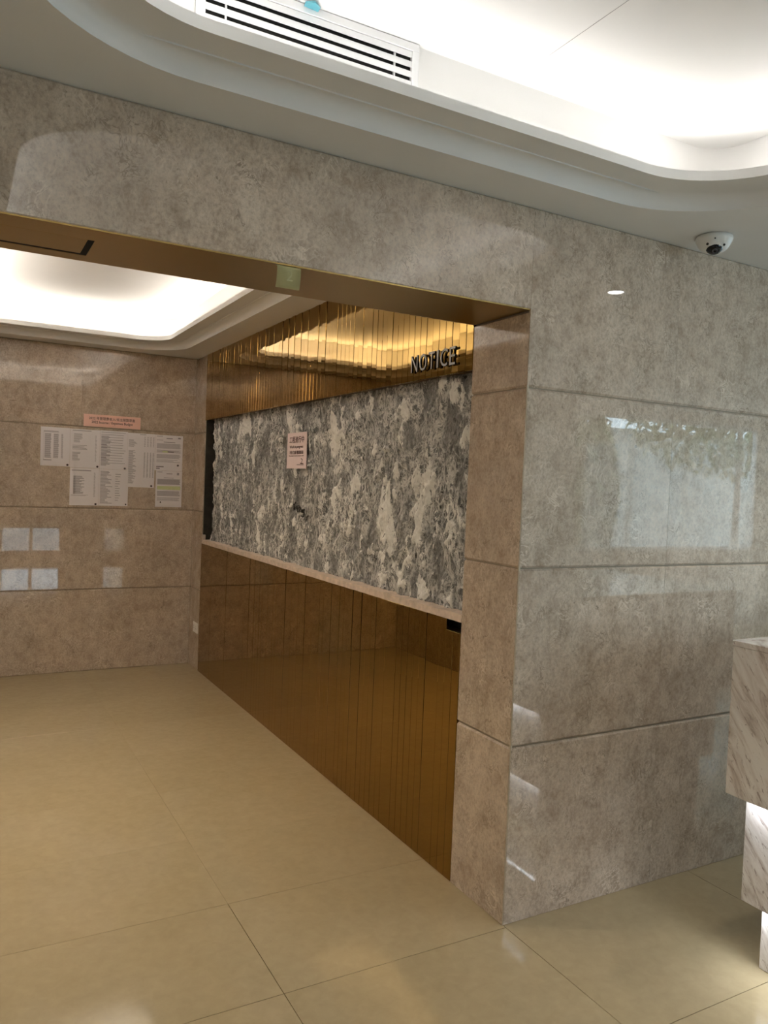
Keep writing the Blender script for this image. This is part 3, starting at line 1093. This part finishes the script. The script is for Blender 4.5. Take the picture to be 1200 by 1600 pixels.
poly_prism(b, [(0.70, 0.855), (0.76, 0.84), (0.87, 0.855), (0.88, 0.875), (0.80, 0.88), (0.72, 0.87)], af, -0.0002, 0.0008)
poly_prism(b, [(0.54, 0.885), (0.89, 0.892), (0.89, 0.905), (0.54, 0.900)], af, -0.0002, 0.0008)
q = obj('emblem', b, M_INKBROWN, pk, label='small dark emblem above a line')
q['kind'] = 'stuff'
boxo('tape_tab', px_ + 0.001, 0.07, 2.19, 2.21, 1.86, 1.872, M_BLACK, pk)

# ------------------------------------------------------------------ sticky note under the lintel edge
b = bmesh.new()
nx0, nx1 = -0.957, -0.881
prof = [(0.016, 2.2300), (0.008, 2.2298), (0.0025, 2.2290), (-0.001, 2.2265), (-0.003, 2.220), (-0.003, 2.205), (-0.001, 2.188), (0.003, 2.174), (0.007, 2.164)]
A = [(b.verts.new((nx0, y, z)), b.verts.new(((nx0 + nx1) / 2, y - 0.002 * max(0, (2.23 - z) / 0.06), z - 0.0005)), b.verts.new((nx1, y, z))) for y, z in prof]
for p, q_ in zip(A, A[1:]):
    for k in range(2):
        b.faces.new((p[k], p[k + 1], q_[k + 1], q_[k]))
gm = bmesh.ops.solidify(b, geom=list(b.faces), thickness=0.0005)
sn = obj('sticky_note', b, M_NOTE, smooth=True)
tag(sn, 'pale yellow-green sticky note hanging from the lintel edge', 'note')
b = text_bm('2', 0.020, 0.030, lambda u, v, d: Vector((-0.928 + u, -0.0068 - d, 2.184 + v)), 0.0004)
obj('pencil_mark', b, plain('faint_pencil', (0.55, 0.54, 0.30), 0.8), sn)

# ------------------------------------------------------------------ dome camera
cc = Vector((0.752, -0.150, ZC))
dc = empty('security_camera', cc, 'white dome security camera with black lens on the ceiling above the stone pier', 'camera')
b = bmesh.new()
lathe(b, [(0.0, 0.0), (0.060, 0.0), (0.066, -0.002), (0.068, -0.010), (0.066, -0.018), (0.058, -0.034), (0.050, -0.046), (0.040, -0.054), (0.022, -0.058), (0.0, -0.0585)], 48, cc)
obj('housing', b, M_WHITEPLASTIC, dc, smooth=True)
dirc = Vector((-0.42, -0.46, -0.78)).normalized()
b = bmesh.new()
bmesh.ops.create_uvsphere(b, u_segments=28, v_segments=16, radius=0.034)
for v in b.verts:
    v.co += cc + Vector((-0.010, -0.010, -0.034)) + dirc * 0.006
ball = obj('lens_ball', b, M_GLASSBLACK, dc, smooth=True, label='glossy black lens ball')
b = bmesh.new()
rot = dirc.to_track_quat('Z', 'Y').to_matrix()
lathe(b, [(0.006, 0.0), (0.0105, 0.0), (0.0105, 0.003), (0.006, 0.003), (0.006, 0.0)], 20)
for v in b.verts:
    v.co = rot @ v.co + cc + Vector((-0.010, -0.010, -0.034)) + dirc * 0.0385
obj('lens_ring', b, plain('dark_grey_ring', (0.08, 0.08, 0.09), 0.3), ball)
for ang, zz, r in ((195, -0.040, 0.0050), (222, -0.024, 0.0030), (262, -0.044, 0.0045)):
    a = math.radians(ang)
    rad = 0.066 + (zz + 0.018) * 0.5
    p = cc + Vector((rad * math.cos(a), rad * math.sin(a), zz))
    b = bmesh.new()
    bmesh.ops.create_uvsphere(b, u_segments=10, v_segments=6, radius=r)
    for v in b.verts:
        v.co += p
    obj('screw_hole', b, M_GLASSBLACK, dc, smooth=True)

# ------------------------------------------------------------------ downlight (seen mirrored in the polished pier)
dl_c = Vector((1.061, -0.664, ZC))
dl = empty('downlight', dl_c, 'round recessed white downlight in the ceiling above the counter', 'lamp')
b = bmesh.new()
lathe(b, [(0.040, -0.0005), (0.055, -0.001), (0.056, -0.005), (0.042, -0.007), (0.038, -0.003), (0.040, -0.0005)], 36, dl_c)
obj('trim_ring', b, M_WHITEMETAL, dl, smooth=True)
b = bmesh.new()
lathe(b, [(0.0, -0.0018), (0.037, -0.0018), (0.037, -0.0006), (0.0, -0.0006)], 32, dl_c)
obj('lamp_disc', b, M_LAMP, dl)
sp_l = bpy.data.lights.new('downlight_beam', 'SPOT')
sp_l.energy = DOWNLIGHT
sp_l.spot_size = math.radians(84)
sp_l.spot_blend = 0.6
sp_l.shadow_soft_size = 0.03
sp_l.color = (1.0, 0.95, 0.88)
so_ = bpy.data.objects.new('downlight_beam', sp_l)
so_.location = dl_c + Vector((0, 0, -0.012))
COL.objects.link(so_)

# ------------------------------------------------------------------ air vents in the cove wall
def vent(base, ux, length, label, mirror=False):
    """base: left lower corner on the cove wall; ux: +x run facing -y ('a') or -y run facing -x ('b')."""
    t = empty('air_vent', base, label, 'vent')
    bx = Vector(base)
    if ux == 'a':
        f = lambda u, v, d: Vector((bx.x + u, bx.y - d, bx.z + v))
    else:
        f = lambda u, v, d: Vector((bx.x - d, bx.y - u, bx.z + v))

    def part(name, u0, u1, v0, v1, d0, d1, mat, bev=0.0, slope=0.0):
        b_ = box(bmesh.new(), u0, u1, d0, d1, v0, v1, bev)
        vm = (v0 + v1) / 2
        for v in b_.verts:
            u, d, w = v.co.x, v.co.y, v.co.z
            w += slope * (d - (d0 + d1) / 2)
            v.co = f(u, w, d)
        return obj(name, b_, mat, t)
    H = 0.175
    part('backing', 0, length, 0, H, 0.0, 0.002, M_BLACK)
    part('frame_rail', 0, length, H - 0.022, H, 0.002, 0.014, M_WHITEMETAL, 0.001)
    part('frame_rail', 0, length, 0, 0.022, 0.002, 0.014, M_WHITEMETAL, 0.001)
    part('frame_stile', 0, 0.022, 0.022, H - 0.022, 0.002, 0.014, M_WHITEMETAL, 0.001)
    part('frame_stile', length - 0.022, length, 0.022, H - 0.022, 0.002, 0.014, M_WHITEMETAL, 0.001)
    n_ = 5
    for k in range(n_):
        vz = 0.036 + (H - 0.066) * k / (n_ - 1)
        part('slat', 0.022, length - 0.022, vz - 0.0085, vz + 0.0085, 0.003, 0.0125, M_WHITEMETAL, 0.0008, -0.5)
    nb = max(1, round(length / 0.28))
    for k in range(nb):
        u = 0.075 + (length - 0.15) * k / max(1, nb - 1)
        part('mullion', u - 0.002, u + 0.002, 0.022, H - 0.022, 0.0025, 0.009, M_WHITEMETAL)
    return t


YV = TR[3] - 0.055
vent((-1.285, YV, Z2 + 0.018), 'a', 0.632, 'white linear air vent with horizontal slats in the cove above the lintel')
vent((TR[1] - 0.055, -1.15, Z2 + 0.018), 'b', 0.65, 'white linear air vent in the right side of the hall ceiling cove')
# scrap of teal film stuck on the tray ceiling
b = bmesh.new()
pts_ = [(-1.005, -0.262), (-0.965, -0.256), (-0.968, -0.285), (-0.99, -0.30), (-1.01, -0.285)]
poly_prism(b, pts_, lambda u, v, d: Vector((u, v, ZT - d + 0.004 * math.sin(u * 300))), 0.0045, 0.009)
tag(obj('tape_scrap', b, M_TAPE), 'scrap of teal tape stuck to the tray ceiling above the air vent', 'tape')

# ------------------------------------------------------------------ socket plate on the far return
sp_ = empty('wall_socket', (0, 4.17, 0.345), 'white double socket plate low on the narrow stone return', 'socket')
boxo('plate', -0.009, -0.0003, 4.105, 4.235, 0.302, 0.388, M_WHITEPLASTIC, sp_, 0.003)
for yy in (4.137, 4.203):
    b = bmesh.new()
    box(b, -0.0105, -0.0085, yy - 0.022, yy + 0.022, 0.322, 0.368, 0.001)
    o = obj('outlet_face', b, M_WHITEPLASTIC, sp_)
    for dy, dz in ((0, 0.012), (-0.009, -0.006), (0.009, -0.006)):
        boxo('pin_slot', -0.0109, -0.0100, yy + dy - 0.002, yy + dy + 0.002, 0.345 + dz - 0.004, 0.345 + dz + 0.004, M_BLACK, o)

# ------------------------------------------------------------------ reception counter
rc_ = empty('reception_counter', (0.65, -0.58, 0), 'stepped white marble reception counter with brown veins beside the stone pier', 'counter')
CY1 = -1.75
CX1 = 1.75
boxo('worktop', 0.548, CX1 + 0.10, CY1 - 0.1, -0.478, 1.092, 1.111, M_MARBLE, rc_, 0.002)
boxo('upper_block', 0.550, CX1 + 0.096, CY1 - 0.096, -0.480, 0.584, 1.091, M_MARBLE, rc_, 0.002)
boxo('middle_block', 0.598, CX1 + 0.048, CY1 - 0.048, -0.528, 0.223, 0.572, M_MARBLE, rc_, 0.002)
boxo('core', 0.66, CX1 - 0.02, CY1 + 0.02, -0.59, 0.20, 0.60, M_MARBLE, rc_)
boxo('plinth', 0.646, CX1, CY1, -0.576, 0.0, 0.211, M_MARBLE, rc_, 0.002)
for z, x in ((0.580, 0.574), (0.219, 0.622)):
    area('counter_strip', (x, (CY1 - 0.5) / 2, z), 0.012, 1.15, 2.2, (0.86, 0.93, 1.0), (0, 0, -1)).rotation_euler = (0, 0, 0)

# ------------------------------------------------------------------ added fill downlights, unseen in passage and hall
def fill_downlight(x, y, label, watts=None, col=(1.0, 0.84, 0.62)):
    c = Vector((x, y, ZC))
    t = empty('downlight', c, label, 'lamp')  # unseen fill lamp, added; shares its name with the counter downlight
    b_ = bmesh.new()
    lathe(b_, [(0.040, -0.0005), (0.055, -0.001), (0.056, -0.005), (0.042, -0.007), (0.038, -0.003), (0.040, -0.0005)], 36, c)
    obj('trim_ring', b_, M_WHITEMETAL, t, smooth=True)
    b_ = bmesh.new()
    lathe(b_, [(0.0, -0.0018), (0.037, -0.0018), (0.037, -0.0006), (0.0, -0.0006)], 32, c)
    obj('lamp_disc', b_, M_LAMP, t)
    sl_ = bpy.data.lights.new('downlight_beam', 'SPOT')
    sl_.energy = watts or PASSAGE_FILL
    sl_.spot_size = math.radians(150)
    sl_.spot_blend = 1.0
    sl_.shadow_soft_size = 0.03
    sl_.color = col
    o_ = bpy.data.objects.new('downlight_beam', sl_)
    o_.location = c + Vector((0, 0, -0.012))
    COL.objects.link(o_)


fill_downlight(-1.955, 1.10, 'added fill downlight, unseen in the passage ceiling, nearer the lintel')
fill_downlight(-1.955, 2.15, 'added fill downlight, unseen in the passage ceiling, farther from the lintel')


fill_downlight(-2.18, -1.30, 'added fill downlight, unseen in the hall ceiling beside the left wall', HALL_FILL, (1.0, 0.93, 0.84))


# ------------------------------------------------------------------ street trees outside the glass front (mirrored in the pier)
def leafy(name, x, y, h, rad, label, n=900, seed=1, base=0.8):
    rg = random.Random(seed)
    t = empty(name, (x, y, -0.03), label, 'tree')
    b_ = bmesh.new()
    lathe(b_, [(0.0, 0), (0.09, 0), (0.06, base), (0.045, h * 0.8), (0.0, h * 0.82)], 10, (x, y, -0.03))
    obj('trunk', b_, M_BARK, t)
    b_ = bmesh.new()
    for k in range(n):
        while True:
            p = Vector((rg.uniform(-1, 1), rg.uniform(-1, 1), rg.uniform(-1, 1)))
            if 0.25 < p.length < 1 and rg.random() < p.length:
                break
        q_ = Vector((x + p.x * rad, y + p.y * rad, base + (h - base) * (0.5 + 0.5 * p.z)))
        r_ = Matrix.Rotation(rg.uniform(0, 6.28), 3, 'Z') @ Matrix.Rotation(rg.uniform(-1.2, 1.2), 3, 'X')
        l_, w_ = rg.uniform(0.10, 0.2), rg.uniform(0.04, 0.08)
        vs = [b_.verts.new(q_ + r_ @ Vector(v)) for v in ((0, -l_, 0), (w_, 0, 0.015), (0, l_, 0), (-w_, 0, 0.015))]
        b_.faces.new(vs)
    f_ = obj('foliage', b_, M_LEAF, t)
    f_['kind'] = 'stuff'


M_BARK = plain('grey_bark', (0.12, 0.10, 0.08), 0.9, var=0.3)
M_LEAF = plain('green_leaf', (0.10, 0.17, 0.05), 0.45, var=0.4, scale=6)
leafy('street_shrub', 6.0, -6.3, 3.0, 0.62, 'tall bushy green shrub outside the left end of the glass front', 2200, 5, 0.15)
leafy('street_tree', 13.2, -9.0, 5.4, 2.6, 'spreading green street tree outside the right end of the glass front', 3600, 9, 2.0)
gw = boxo('wall_added_backdrop', 9.6, 24.0, -13.6, -13.4, -0.05, 3.4, plain('pale_added_backdrop', (0.40, 0.42, 0.40), 0.9, var=0.25, scale=1.5))  # unseen wall added to mute the sky mirrored in the pier
gw['kind'] = 'structure'
